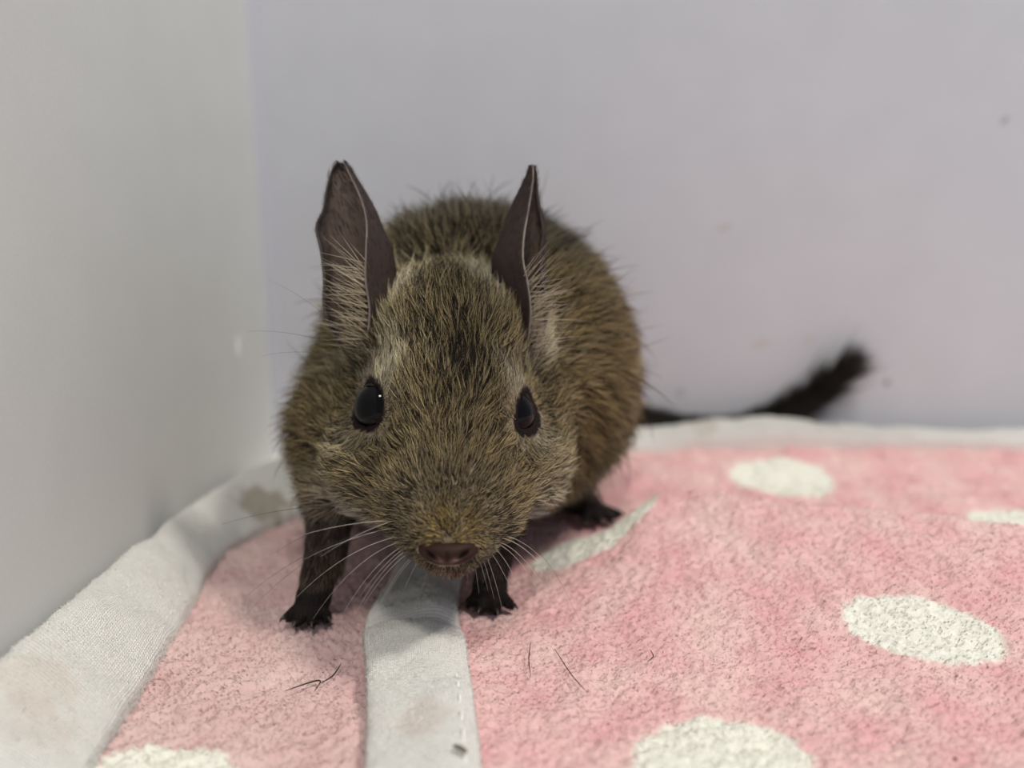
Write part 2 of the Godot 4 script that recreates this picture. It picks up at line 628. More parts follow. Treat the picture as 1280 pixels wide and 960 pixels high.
func fuzz(h: Dictionary, m: Material):
	var where := []
	var cols := PackedColorArray()
	var mesh := tuft_mesh(3, 0.3, 8)
	var pts: PackedVector3Array = h.pts
	var nu: int = h.nu
	for j in int(h.nv) - 1:
		for i in range(0, nu - 1):
			var a := pts[j * nu + i]
			var b := pts[j * nu + i + 1]
			var c := pts[(j + 1) * nu + i]
			var nrm := (b - a).cross(c - a)
			var area := nrm.length()
			nrm = nrm.normalized()
			if nrm.y < 0:
				nrm = -nrm
			var d := maxf(-a.z, 8.0)
			var want := area * 500.0 * minf(1.0, pow(11.0 / d, 2.0))
			var count := int(want) + (1 if rng.randf() < want - int(want) else 0)
			for k in count:
				var p := a + (b - a) * rng.randf() + (c - a) * rng.randf()
				var up := (nrm + Vector3(rng.randf_range(-0.8, 0.8), rng.randf_range(-0.3, 0.3), rng.randf_range(-0.8, 0.8))).normalized()
				var size := rng.randf_range(0.03, 0.06)
				var side := up.cross(Vector3(rng.randf_range(-1, 1), 0.1, rng.randf_range(-1, 1))).normalized()
				where.append(Transform3D(Basis(side * size, up * size, side.cross(up) * size), (p - nrm * 0.01) * CM))
				cols.append(hem_dye(p))
	scatter(h.node, "nap", mesh, m, where, cols, "fine white nap")


# ---------------------------------------------------------------- the degu
# bones of the body: a, radius a, b, radius b, blend
var bones := []
const EYES := [[-2.31, 3.97, -13.44, 0.47], [-0.04, 3.83, -13.52, 0.45]]


func bone(a: Vector3, ra: float, b: Vector3, rb: float, k := 0.5):
	var r := maxf(ra, rb) + a.distance_to(b) / 2
	bones.append([a, ra, b, rb, k, (a + b) / 2, r])


func lay_bones():
	# trunk
	bone(Vector3(-0.85, 3.95, -18.6), 3.35, Vector3(-0.75, 3.75, -19.4), 3.3, 0.8)
	bone(Vector3(-0.6, 3.35, -17.8), 3.0, Vector3(-0.2, 3.3, -19.3), 3.0, 0.8)
	bone(Vector3(0.55, 2.6, -18.6), 1.95, Vector3(0.7, 2.7, -19.8), 1.95, 0.7)
	bone(Vector3(-2.9, 2.4, -18.6), 2.0, Vector3(-2.7, 2.6, -19.8), 2.0, 0.7)
	bone(Vector3(-1.3, 3.9, -15.6), 1.9, Vector3(-1.0, 4.3, -17.0), 2.7, 0.8)
	bone(Vector3(-3.0, 2.9, -15.9), 1.42, Vector3(-2.6, 3.3, -17.0), 1.7, 0.6)
	bone(Vector3(0.0, 2.9, -16.0), 1.25, Vector3(0.2, 3.2, -17.0), 1.6, 0.6)
	bone(Vector3(-1.5, 2.6, -15.6), 1.3, Vector3(-1.3, 2.2, -17.2), 1.5, 0.6)
	# head
	bone(Vector3(-1.02, 2.42, -11.98), 0.64, Vector3(-1.03, 2.65, -12.5), 0.82, 0.3)
	bone(Vector3(-1.36, 2.2, -12.0), 0.42, Vector3(-1.45, 2.35, -12.5), 0.52, 0.25)
	bone(Vector3(-0.66, 2.2, -12.0), 0.42, Vector3(-0.58, 2.35, -12.5), 0.52, 0.25)
	bone(Vector3(-1.03, 2.8, -12.5), 0.74, Vector3(-1.05, 3.9, -13.5), 1.2, 0.6)
	bone(Vector3(-1.7, 2.55, -12.7), 0.5, Vector3(-2.1, 2.85, -13.6), 0.85, 0.6)
	bone(Vector3(-0.35, 2.5, -12.75), 0.48, Vector3(-0.1, 2.8, -13.7), 0.8, 0.6)
	bone(Vector3(-1.13, 3.8, -13.9), 1.38, Vector3(-1.18, 4.7, -14.7), 1.42, 0.4)
	bone(Vector3(-1.15, 4.9, -14.5), 1.25, Vector3(-1.15, 4.9, -15.0), 1.4, 0.4)
	bone(Vector3(-2.25, 2.9, -13.95), 1.1, Vector3(-2.3, 3.3, -14.9), 1.1, 0.5)
	bone(Vector3(-0.02, 2.85, -14.15), 1.0, Vector3(0.05, 3.3, -15.0), 1.05, 0.5)
	bone(Vector3(-1.05, 2.1, -12.6), 0.42, Vector3(-1.15, 2.4, -13.8), 0.8, 0.35)
	bone(Vector3(-1.02, 1.92, -11.92), 0.34, Vector3(-1.03, 2.0, -12.5), 0.45, 0.3)
	bone(Vector3(-2.45, 4.8, -14.7), 0.6, Vector3(-2.75, 5.35, -14.95), 0.4, 0.4)
	bone(Vector3(0.05, 4.8, -14.8), 0.55, Vector3(0.25, 5.3, -15.05), 0.35, 0.4)
	for e in EYES:   # brow above each eye
		var s := -1.0 if e[0] < -1 else 1.0
		bone(Vector3(e[0] - s * 0.12, e[1] + 0.5, e[2] - 0.05), 0.25, Vector3(e[0] - s * 0.05, e[1] + 0.35, e[2] - 0.5), 0.3, 0.35)
	# left of the picture: front leg and paw
	bone(Vector3(-3.25, 2.7, -15.4), 0.85, Vector3(-3.5, 1.9, -14.6), 0.5, 0.5)
	bone(Vector3(-3.5, 1.9, -14.6), 0.46, Vector3(-3.55, 0.85, -13.75), 0.33, 0.3)
	bone(Vector3(-3.56, 0.8, -13.7), 0.28, Vector3(-3.68, 0.36, -13.4), 0.33, 0.2)
	for d in [[-4.08, 0.14, -13.08], [-3.86, 0.13, -12.93], [-3.6, 0.13, -12.92], [-3.37, 0.14, -13.06]]:
		var tip := Vector3(d[0], d[1], d[2])
		bone(Vector3(-3.7, 0.32, -13.35).lerp(tip, 0.35), 0.15, tip, 0.10, 0.06)
	# right of the picture: front leg and paw
	bone(Vector3(0.2, 2.6, -15.6), 0.8, Vector3(0.0, 1.75, -14.8), 0.5, 0.5)
	bone(Vector3(0.0, 1.75, -14.8), 0.42, Vector3(-0.36, 0.8, -14.15), 0.29, 0.3)
	bone(Vector3(-0.36, 0.8, -14.15), 0.29, Vector3(-0.42, 0.34, -13.85), 0.34, 0.2)
	for d in [[-0.82, 0.13, -13.62], [-0.58, 0.12, -13.42], [-0.3, 0.12, -13.4], [-0.02, 0.13, -13.55]]:
		var tip := Vector3(d[0], d[1], d[2])
		bone(Vector3(-0.42, 0.32, -13.8).lerp(tip, 0.35), 0.15, tip, 0.10, 0.06)
	# hind foot seen at the right, and its hidden fellow
	for s in 2:
		var q := Vector3(0, 0, 0) if s == 0 else Vector3(-5.6, 0, 0)
		bone(Vector3(1.3, 1.0, -19.0) + q, 0.7, Vector3(1.55, 0.4, -18.6) + q, 0.38, 0.4)
		bone(Vector3(1.4, 0.36, -18.5) + q, 0.32, Vector3(1.9, 0.33, -18.0) + q, 0.3, 0.3)
		for d in [[1.75, 0.14, -17.55], [2.08, 0.14, -17.6], [2.38, 0.14, -17.75], [2.6, 0.14, -17.98]]:
			var tip := Vector3(d[0], d[1], d[2]) + q
			bone((Vector3(1.85, 0.32, -18.05) + q).lerp(tip, 0.3), 0.17, tip, 0.11, 0.06)
	# tail
	var t := curve3(tail_path(), 9)
	for k in 8:
		bone(t[k], lerpf(0.34, 0.22, k / 7.0), t[k + 1], lerpf(0.34, 0.22, (k + 1) / 8.0), 0.25)


func tail_path() -> Array:
	return [Vector3(0.1, 1.9, -21.4), Vector3(1.6, 1.65, -23.2), Vector3(3.1, 1.3, -24.6), Vector3(4.6, 0.55, -24.97), Vector3(7.3, 0.3, -24.97), Vector3(9.0, 0.85, -24.95), Vector3(10.1, 1.75, -24.8), Vector3(10.75, 2.45, -24.6)]


func blend(list: Array, p: Vector3) -> float:
	var d := 1e3
	for b in list:
		var pa: Vector3 = p - b[0]
		var ba: Vector3 = b[2] - b[0]
		var h := clampf(pa.dot(ba) / maxf(ba.length_squared(), 1e-6), 0.0, 1.0)
		var e: float = (pa - ba * h).length() - lerpf(b[1], b[3], h)
		var k: float = b[4]
		var m := maxf(k - absf(d - e), 0.0) / k
		d = minf(d, e) - m * m * k * 0.25
	return d


func nearby(p: Vector3, reach: float) -> Array:
	var out := []
	for b in bones:
		if p.distance_to(b[5]) - b[6] < reach:
			out.append(b)
	return out


func field(p: Vector3, list: Array) -> float:
	var d := blend(list, p)
	for e in EYES:
		var c := Vector3(e[0], e[1], e[2])
		var q := 0.40 - p.distance_to(c)
		if q > -0.6:
			var m := maxf(0.12 - absf(d - q), 0.0) / 0.12
			d = maxf(d, q) + m * m * 0.03
	return d


var skin_v := PackedVector3Array()
var skin_n := PackedVector3Array()
var skin_i := PackedInt32Array()


func surface_nets(lo: Vector3, hi: Vector3, cell: float):
	var B := 6
	var nb := Vector3i(((hi - lo) / (cell * B)).ceil())
	var blocks := {}
	var half := cell * B * 0.5 * 1.75
	for bz in nb.z:
		for by in nb.y:
			for bx in nb.x:
				var o := lo + Vector3(bx, by, bz) * cell * B
				var c := o + Vector3.ONE * cell * B * 0.5
				var list := nearby(c, half + 0.9)
				if list.is_empty():
					continue
				if absf(field(c, list)) > half + 0.12:
					continue
				var S := B + 1
				var val := PackedFloat32Array()
				val.resize(S * S * S)
				for z in S:
					for y in S:
						for x in S:
							val[(z * S + y) * S + x] = field(o + Vector3(x, y, z) * cell, list)
				blocks[Vector3i(bx, by, bz)] = [val, list]
	var cellv := {}
	var S := B + 1
	var off := [0, 1, S, S + 1, S * S, S * S + 1, S * S + S, S * S + S + 1]
	for key in blocks:
		var val: PackedFloat32Array = blocks[key][0]
		var list: Array = blocks[key][1]
		for z in B:
			for y in B:
				for x in B:
					var at := (z * S + y) * S + x
					var mask := 0
					for k in 8:
						if val[at + off[k]] < 0.0:
							mask |= 1 << k
					if mask == 0 or mask == 255:
						continue
					var sum := Vector3.ZERO
					var cnt := 0
					for k in 8:
						for ax in [1, 2, 4]:
							if k & ax:
								continue
							var k2: int = k | ax
							var va := val[at + off[k]]
							var vb := val[at + off[k2]]
							if (va < 0.0) != (vb < 0.0):
								var t := va / (va - vb)
								var pa := Vector3(k & 1, (k >> 1) & 1, (k >> 2) & 1)
								var pb := Vector3(k2 & 1, (k2 >> 1) & 1, (k2 >> 2) & 1)
								sum += pa.lerp(pb, t)
								cnt += 1
					var g := Vector3i(key) * B + Vector3i(x, y, z)
					var p := lo + (Vector3(g) + sum / cnt) * cell
					cellv[g] = [skin_v.size(), mask]
					skin_v.append(p)
					var e := 0.03
					var d0 := field(p, list)
					skin_n.append(Vector3(field(p + Vector3(e, 0, 0), list) - d0, field(p + Vector3(0, e, 0), list) - d0, field(p + Vector3(0, 0, e), list) - d0).normalized())
	var axes := [[1, Vector3i(1, 0, 0), Vector3i(0, 1, 0), Vector3i(0, 0, 1)], [2, Vector3i(0, 1, 0), Vector3i(0, 0, 1), Vector3i(1, 0, 0)], [4, Vector3i(0, 0, 1), Vector3i(1, 0, 0), Vector3i(0, 1, 0)]]
	for g in cellv:
		var mask: int = cellv[g][1]
		for a in axes:
			var s0 := mask & 1
			var s1: int = (mask >> a[0]) & 1
			if s0 == s1:
				continue
			var g1 = g - a[2]
			var g2 = g - a[3]
			var g3 = g - a[2] - a[3]
			if not (cellv.has(g1) and cellv.has(g2) and cellv.has(g3)):
				continue
			var i0: int = cellv[g][0]
			var i1: int = cellv[g1][0]
			var i2: int = cellv[g2][0]
			var i3: int = cellv[g3][0]
			if s0:
				skin_i.append_array([i0, i3, i1, i0, i2, i3])
			else:
				skin_i.append_array([i0, i1, i3, i0, i3, i2])


# colour of the coat and length of the hair at a place: [tint, length, share of dark hairs, lift]
func near(p: Vector3, x: float, y: float, z: float, r: float) -> float:
	var d2 := p.distance_squared_to(Vector3(x, y, z)) / (r * r)
	return exp(-d2)


func headness(p: Vector3) -> float:
	if p.y < 1.4:
		return 0.0
	return 1.0 - smoothstep(0.0, 1.2, -p.z - 14.6 + 0.25 * (4.5 - p.y))


func segment_distance(p: Vector3, a: Vector3, b: Vector3) -> float:
	return p.distance_to(a + (b - a) * clampf((p - a).dot(b - a) / (b - a).length_squared(), 0.0, 1.0))


func leg_distance(p: Vector3) -> float:
	if p.x < -2.0:
		return minf(segment_distance(p, Vector3(-3.5, 1.9, -14.6), Vector3(-3.55, 0.85, -13.75)), segment_distance(p, Vector3(-3.55, 0.85, -13.75), Vector3(-3.72, 0.2, -13.15)))
	return minf(segment_distance(p, Vector3(0.0, 1.75, -14.8), Vector3(-0.36, 0.8, -14.15)), segment_distance(p, Vector3(-0.36, 0.8, -14.15), Vector3(-0.42, 0.2, -13.6)))


func coat(p: Vector3) -> Array:
	var head := headness(p)
	var tint := Color(0.50, 0.405, 0.225).lerp(Color(0.51, 0.41, 0.225), head)
	var size := lerpf(0.85, 0.50, head)
	var dark := lerpf(0.25, 0.38, head)
	var lift := lerpf(0.36, 0.32, head)
	var cream := 0.14
	# markings of the coat about the head
	if p.z > -17.5 and p.y > 1.2:
		var w := near(p, -2.12, 6.15, -15.3, 0.5)
		w = maxf(w, near(p, -2.1, 5.85, -14.3, 0.46))
		w = maxf(w, near(p, -0.60, 6.25, -15.0, 0.48))
		w = maxf(w, near(p, -0.35, 6.0, -14.4, 0.46))
		w = maxf(w, near(p, -2.10, 4.6, -13.15, 0.46))
		w = maxf(w, 0.8 * near(p, -2.15, 4.95, -13.4, 0.34))
		w = maxf(w, 0.85 * near(p, 0.02, 4.5, -13.15, 0.36))
		w = maxf(w, 0.45 * near(p, -2.85, 3.35, -13.2, 0.4))
		w = maxf(w, 0.55 * near(p, 0.45, 3.3, -13.4, 0.42))
		w = maxf(w, 0.9 * near(p, -3.2, 4.6, -15.2, 0.5))
		w = maxf(w, 0.8 * near(p, 0.55, 4.9, -14.6, 0.45))
		tint = tint.lerp(Color(0.92, 0.85, 0.63), w)
		dark *= 1.0 - 0.9 * w
		cream += 0.8 * w
		var pale := maxf(near(p, -3.0, 2.0, -13.9, 0.7), near(p, 0.4, 1.9, -14.0, 0.8))
		pale = maxf(pale, maxf(near(p, -2.7, 2.1, -13.4, 0.6), near(p, 0.25, 2.1, -13.6, 0.65)))
		pale = maxf(pale, smoothstep(2.2, 1.75, p.y) * smoothstep(-12.1, -12.8, p.z) * head)
		tint = tint.lerp(Color(0.76, 0.69, 0.57), pale)
		dark *= 1.0 - 0.8 * pale
		cream += 0.6 * pale
		var black := maxf(near(p, -0.83, 4.82, -12.72, 0.50), 0.9 * near(p, -1.42, 6.1, -14.2, 0.5))
		black = maxf(black, 0.45 * near(p, -1.25, 5.6, -13.5, 0.6))
		black = maxf(black, 0.30 * near(p, -1.15, 5.2, -13.3, 0.6))
		black = maxf(black, 0.6 * near(p, -1.4, 6.6, -16.0, 0.6))
		black = maxf(black, 0.95 * maxf(near(p, -0.78, 2.86, -11.5, 0.2), near(p, -1.08, 2.86, -11.5, 0.2)))
		black = maxf(black, 0.5 * near(p, -3.2, 3.1, -13.6, 0.3))
		dark = lerpf(dark, 0.92, black)
		var grey := maxf(near(p, -2.75, 4.55, -13.7, 0.4), 0.8 * near(p, 0.4, 4.9, -14.2, 0.38))
		tint = tint.lerp(Color(0.42, 0.38, 0.36), grey * 0.85)
	if head > 0.01:
		# the short golden bristles of the muzzle
		var muz := 1.0 - smoothstep(0.75, 1.25, p.distance_to(Vector3(-1.0, 2.35, -11.6)))
		tint = tint.lerp(Color(0.36, 0.30, 0.20), muz)
		tint = tint.lerp(Color(0.52, 0.385, 0.13), near(p, -0.92, 2.58, -11.4, 0.5))
		tint = tint.lerp(Color(0.46, 0.33, 0.24), muz * smoothstep(2.0, 1.8, p.y))
		size = lerpf(size, 0.12, muz)
		var nose := 1.0 - smoothstep(0.9, 2.6, p.distance_to(Vector3(-1.0, 2.4, -11.8)))
		size = lerpf(size, minf(size, 0.3), nose)
		lift = lerpf(lift, 0.6, muz)
		dark = lerpf(dark, 0.48, muz)
		for e in EYES:
			var d := p.distance_to(Vector3(e[0], e[1], e[2]))
			size *= lerpf(0.28, 1.0, smoothstep(0.55, 1.1, d))
	var body := 1.0 - head
	if body > 0.01:
		var top := smoothstep(5.6, 7.0, p.y) * body
		tint = tint.lerp(Color(0.30, 0.27, 0.19), top * 0.8)
		dark = lerpf(dark, 0.42, top)
		var belly := smoothstep(2.4, 0.9, p.y) * body
		tint = tint.lerp(Color(0.52, 0.44, 0.34), belly)
		size = lerpf(size, 0.55, belly)
		dark *= 1.0 - 0.4 * belly
	# legs and paws
	var leg := 0.0
	if p.y < 2.2 and p.z > -15.4:
		leg = smoothstep(0.75, 0.55, leg_distance(p)) * smoothstep(2.2, 1.6, p.y)
	var foot := smoothstep(0.75, 0.5, p.y) if p.z > -18.9 and p.z < -17.0 and absf(p.x + 0.8) > 2.0 else 0.0
	if leg > 0.0 or foot > 0.0:
		var k := maxf(leg, foot)
		var c := Color(0.13, 0.10, 0.075)
		if foot > leg:
			var stripe := minf(segment_distance(p, Vector3(2.0, 0.4, -18.0), Vector3(2.38, 0.25, -17.75)), segment_distance(p, Vector3(2.0, 0.4, -18.1), Vector3(2.6, 0.25, -17.98)))
			c = c.lerp(Color(0.45, 0.41, 0.31), 1.0 - smoothstep(0.07, 0.13, stripe))
		elif p.y < 0.62:
			c = Color(0.014, 0.012, 0.011)
		if p.x < -2.9:
			c = c.lerp(Color(0.22, 0.17, 0.10), near(p, -3.32, 0.85, -13.6, 0.25))
		else:
			c = c.lerp(Color(0.25, 0.25, 0.22), 0.8 * near(p, -0.5, 0.75, -13.8, 0.3) if leg > 0 else 0.0)
		tint = tint.lerp(c, k)
		size = lerpf(size, 0.26 if p.y > 0.7 else 0.10, k)
		dark = lerpf(dark, 0.5, k)
		lift = lerpf(lift, 0.25, k)
	# tail
	if p.z < -23.2 or p.x > 3.8:
		var tuft := smoothstep(6.5, 8.5, p.x)
		tint = Color(0.03, 0.026, 0.022)
		size = lerpf(0.3, 0.72, tuft)
		dark = 0.7
		lift = 0.5
	return [tint, size, dark, lift, cream]


func flow(p: Vector3, n: Vector3) -> Vector3:
	var head := headness(p)
	var d := (p - Vector3(-1.0, 2.35, -11.3)).normalized() * head
	d += ((p - Vector3(-1.0, 4.6, -13.5)).normalized() + Vector3(0, -0.35, -0.3)) * (1.0 - head)
	if p.y < 2.1 and p.z > -15.4:
		d = d.lerp(Vector3(0, -1, 0.3), smoothstep(0.8, 0.6, leg_distance(p)) * smoothstep(2.1, 1.5, p.y))
	if p.z < -23.2 or p.x > 3.8:
		d = Vector3(1, 0.1, -0.2) if p.x < 7.5 else Vector3(1.0, 0.95, 0.2)
	for e in EYES:
		var o := p - Vector3(e[0], e[1], e[2])
		var l := o.length()
		if l < 1.2:
			d += (o / l) * 3.5 * pow(1.0 - smoothstep(0.5, 1.2, l), 1.2)
	d += Vector3(soft.get_noise_3d(p.x * 4, p.y * 4, p.z * 4), soft.get_noise_3d(p.x * 4 + 50, p.y * 4, p.z * 4), soft.get_noise_3d(p.x * 4, p.y * 4 + 50, p.z * 4)) * 0.5
	d -= n * d.dot(n)
	return d.normalized() if d.length() > 1e-4 else n.cross(Vector3.RIGHT).normalized()


func hair_mesh(bands: Array) -> ArrayMesh:
	# root at the origin, out along +y first and then over along +z, one unit long; radius one unit in x, made thin by the placing
	var pts := []
	var rad := []
	for k in 5:
		var t := k / 4.0
		pts.append(Vector3(0, t * (1.25 - 0.45 * t), t * (0.55 + 0.45 * t)))
		rad.append([0.75, 1.0, 0.95, 0.65, 0.12][k])
	var sides := 4
	var v := PackedVector3Array()
	var n := PackedVector3Array()
	var c := PackedColorArray()
	var idx := PackedInt32Array()
	for k in 5:
		for s in sides:
			var w := TAU * s / sides
			# the cross-section is thin in y and z too; RAD carries the share of the length
			v.append(pts[k] + Vector3(cos(w) * rad[k], sin(w) * rad[k] * 0.012, -sin(w) * rad[k] * 0.008))
			n.append(Vector3(cos(w), sin(w) * 0.8, -sin(w) * 0.6).normalized())
			c.append(bands[k])
	for k in 4:
		for s in sides:
			var p := k * sides + s
			var q := k * sides + (s + 1) % sides
			idx.append_array([p, p + sides, q, q, p + sides, q + sides])
	return arrays_mesh(v, n, idx, c)


func grey_band(a: Array) -> Array:
	var out := []
	for x in a:
		out.append(Color(x, x * 0.98, x * 0.95))
	return out


func build_degu():
	var t := thing("degu", "brown furry degu with dark raised ears crouching on the pink blanket", "degu")
	lay_bones()
	surface_nets(Vector3(-5.6, -0.1, -25.4), Vector3(11.4, 8.4, -11.0), 0.085)
	var cols := PackedColorArray()
	for i in skin_v.size():
		# bare skin: light brown, dark brown on the forelegs, black on the paws and the tail
		var q := skin_v[i]
		var paw := smoothstep(0.75, 0.5, q.y) if leg_distance(q) < 0.9 or q.z > -18.9 and q.z < -17.0 else 0.0
		var tail := smoothstep(2.6, 4.0, q.x)
		var arm := 1.0 if leg_distance(q) < 0.65 and q.y < 1.95 and q.z > -15.4 else 0.0
		cols.append(Color(0.27, 0.215, 0.155).lerp(Color(0.10, 0.075, 0.06), arm).lerp(Color(0.016, 0.014, 0.013), maxf(paw, tail)))
	for i in skin_v.size():
		for e in EYES:
			var d := skin_v[i].distance_to(Vector3(e[0], e[1], e[2]))
			if d < 0.63:
				cols[i] = cols[i].lerp(Color(0.012, 0.010, 0.010), 1.0 - smoothstep(0.58, 0.63, d))
	part(t, "body", arrays_mesh(skin_v, skin_n, skin_i, cols), mat(Color.WHITE, 0.75, true, 0.2), "continuous body, head, legs and tail")
	grow_fur(t)
	build_eyes(t)
	build_nose(t)
	build_ears(t)
	build_whiskers(t)
	build_claws(t)


func grow_fur(t: Node3D):
	var where := [[], [], []]
	var cols := [PackedColorArray(), PackedColorArray(), PackedColorArray()]
	for f in range(0, skin_i.size(), 3):
		var a := skin_v[skin_i[f]]
		var b := skin_v[skin_i[f + 1]]
		var c := skin_v[skin_i[f + 2]]
		var area := (b - a).cross(c - a).length() * 0.5
		var mid := (a + b + c) / 3.0
		var k: Array = coat(mid)
		var size: float = k[1]
		var dens := clampf(460.0 / maxf(size, 0.11), 560.0, 4000.0)
		if mid.z < -16.5:
			dens = 380.0
		if mid.z < -19.5:
			dens = 150.0
		if mid.x > 3.8:
			dens = 420.0
		var skip := false
		for e in EYES:
			var dd := mid.distance_to(Vector3(e[0], e[1], e[2]))
			if dd < 0.545:
				skip = true
		if skip or in_nose(mid) or mid.y < 0.06:
			continue
		var want := area * dens
		var count := int(want) + (1 if rng.randf() < want - int(want) else 0)
		if count == 0:
			continue
		var nrm := (skin_n[skin_i[f]] + skin_n[skin_i[f + 1]] + skin_n[skin_i[f + 2]]).normalized()
		var fl := flow(mid, nrm)
		var side0 := nrm.cross(fl)
		# hairs of one lock share a lean
		var lock := Vector2(clump.get_noise_3d(mid.x * 1.1, mid.y * 1.1, mid.z * 1.1), clump.get_noise_3d(mid.x * 1.1 + 70, mid.y * 1.1, mid.z * 1.1))
		for h in count:
			var u := rng.randf()
			var w := rng.randf()
			if u + w > 1.0:
				u = 1.0 - u
				w = 1.0 - w
			var p := a + (b - a) * u + (c - a) * w
			var yaw := rng.randfn(0, 0.16) + lock.x * 0.75
			var dir := (fl * cos(yaw) + side0 * sin(yaw))
			var side := nrm.cross(dir)
			var len := size * rng.randf_range(0.65, 1.2)
			var lift: float = k[3] * (1.0 + lock.y * 0.7) * rng.randf_range(0.6, 1.45)
			var kind := 0
			var tint: Color = k[0]
			var r := rng.randf()
			if r < k[2]:
				kind = 1
				var g := rng.randf_range(0.6, 1.5)
				tint = Color(0.034 * g, 0.029 * g, 0.023 * g)
				if mid.z < -15.5 and size > 0.6 and rng.randf() < 0.06:
					len *= 1.5
					lift *= 1.4
			else:
				if rng.randf() < k[4]:
					kind = 2
				var g := rng.randf_range(0.72, 1.22)
				tint = Color(tint.r * g, tint.g * g * rng.randf_range(0.95, 1.03), tint.b * g * rng.randf_range(0.85, 1.12))
			var thick := (0.0042 + 0.0026 * minf(size, 0.6)) * rng.randf_range(0.8, 1.2)
			if mid.z < -16.5:
				thick *= 1.5
			where[kind].append(Transform3D(Basis(side * thick, nrm * len * lift, dir * len), (p - nrm * 0.02) * CM))
			cols[kind].append(tint)
	var m := mat(Color.WHITE, 0.55, true, 0.35)
	m.backlight_enabled = true
	m.backlight = Color(0.35, 0.35, 0.35)
	scatter(t, "agouti_fur", hair_mesh(grey_band([0.14, 0.38, 1.2, 1.3, 0.35])), m, where[0], cols[0], "banded brown hairs")
	scatter(t, "guard_hair", hair_mesh(grey_band([1.0, 1.0, 1.0, 1.0, 1.0])), m, where[1], cols[1], "black guard hairs")
	scatter(t, "pale_fur", hair_mesh(grey_band([0.35, 0.9, 1.2, 1.25, 1.25])), m, where[2], cols[2], "paler hairs")


# ---- eyes
func build_eyes(t: Node3D):
	for e in EYES:
		var c := Vector3(e[0], e[1], e[2])
		var ball := SphereMesh.new()
		ball.radius = e[3] * CM
		ball.height = 2 * e[3] * CM
		ball.radial_segments = 48
		ball.rings = 24
		var m := mat(Color(0.010, 0.010, 0.016) if e[0] < -1 else Color(0.018, 0.011, 0.018), 0.04, false, 0.3)
		var o := part(t, "eye", ball, m, "shiny black eye")
		o.position = c * CM
		# lids: a dark moist rim round the ball, lying in the plane of the opening
		var axis := Vector3(-0.62, 0.08, 0.78).normalized() if e[0] < -1 else Vector3(0.78, 0.08, 0.62).normalized()
		var up := Vector3.UP - axis * axis.y
		up = up.normalized()
		var sd := axis.cross(up)
		var ring := []
		var rad := []
		for k in 33:
			var w := TAU * k / 32
			ring.append((sd * cos(w) * 0.36 + up * sin(w) * 0.40 + axis * 0.17))
			rad.append(0.055)
		part(o, "eyelid", tube(ring, rad, 8), mat(Color(0.10, 0.085, 0.08), 0.4, false, 0.4), "dark eyelid rim")


# ---- nose pad
func in_nose(p: Vector3) -> bool:
	var q := p - Vector3(-1.0, 2.13, -11.42)
	return Vector3(q.x / 0.46, q.y / 0.22, q.z / 0.35).length() < 1.0


func build_nose(t: Node3D):
	# a small wide pad with two slit nostrils and the groove below
	var nu := 61
	var nv := 41
	var pts := PackedVector3Array()
	var cols := PackedColorArray()
	for j in nv:
		var b := PI * j / (nv - 1)
		for i in nu:
			var a := PI * i / (nu - 1)
			var x := -cos(a) * sin(b)
			var y := cos(b)
			var z := sin(a) * sin(b)
			var p := Vector3(x * 0.47, y * (0.20 + 0.02 * x * x), z * 0.30 * (1.0 - 0.35 * x * x))
			p.y += 0.05 * x * x
			# nostrils: slits that run outward and up on each side
			var pale := 0.0
			for s in [-1.0, 1.0]:
				var q := Vector2(p.x * s - 0.20, p.y + 0.055).rotated(-0.55)
				var d := exp(-pow(q.x / 0.13, 2) - pow(q.y / 0.035, 2))
				p.z -= 0.2 * d
				var f := Vector2(p.x * s - 0.13, p.y + 0.10).rotated(-0.55)
				var fold_rim := exp(-pow(f.x / 0.10, 2) - pow(f.y / 0.035, 2))
				p.z += 0.07 * fold_rim
				pale = maxf(pale, fold_rim)
			p.z -= 0.06 * exp(-pow(p.x / 0.03, 2)) * smoothstep(0.05, -0.08, p.y)
			pts.append(p)
			cols.append(Color(0.034, 0.017, 0.014).lerp(Color(0.17, 0.11, 0.09), pale))
	var o := part(t, "nose", sheet(nu, nv, pts, cols, PackedVector2Array(), -1.0), mat(Color.WHITE, 0.6, true, 0.25), "dark brown nose pad with two nostrils")
	o.position = Vector3(-1.0, 2.13, -11.47) * CM
	o.rotation_degrees.x = -22.0


# ---- ears
# rows from the base up: y, then x and z of the front rim, the inner-side bulge, the back, the outer-side bulge and the outer rim
const EAR_A := [
	[4.55, -2.65, -14.25, -2.45, -14.5, -2.65, -14.8, -2.85, -14.65, -2.88, -14.5],
	[5.05, -2.62, -14.1, -2.25, -14.5, -2.7, -15.0, -3.2, -14.75, -3.25, -14.45],
	[5.6, -2.55, -14.05, -2.15, -14.5, -2.7, -15.25, -3.38, -14.85, -3.42, -14.4],
	[6.15, -2.62, -14.15, -2.18, -14.65, -2.8, -15.35, -3.38, -15.0, -3.42, -14.5],
	[6.65, -2.62, -14.3, -2.25, -14.75, -2.85, -15.3, -3.4, -15.05, -3.48, -14.6],
	[7.05, -2.62, -14.45, -2.42, -14.8, -2.95, -15.25, -3.5, -15.05, -3.58, -14.75],
	[7.35, -2.68, -14.6, -2.55, -14.9, -3.0, -15.2, -3.42, -15.05, -3.46, -14.85],
	[7.7, -2.82, -14.75, -2.75, -14.98, -3.05, -15.16, -3.36, -15.06, -3.4, -14.92],
	[8.0, -2.98, -14.88, -2.93, -15.0, -3.12, -15.12, -3.3, -15.06, -3.32, -14.98],
	[8.13, -3.04, -14.94, -3.0, -15.01, -3.12, -15.08, -3.24, -15.06, -3.26, -15.0],
	[8.2, -3.1, -14.97, -3.08, -15.02, -3.14, -15.05, -3.19, -15.04, -3.2, -15.0]]
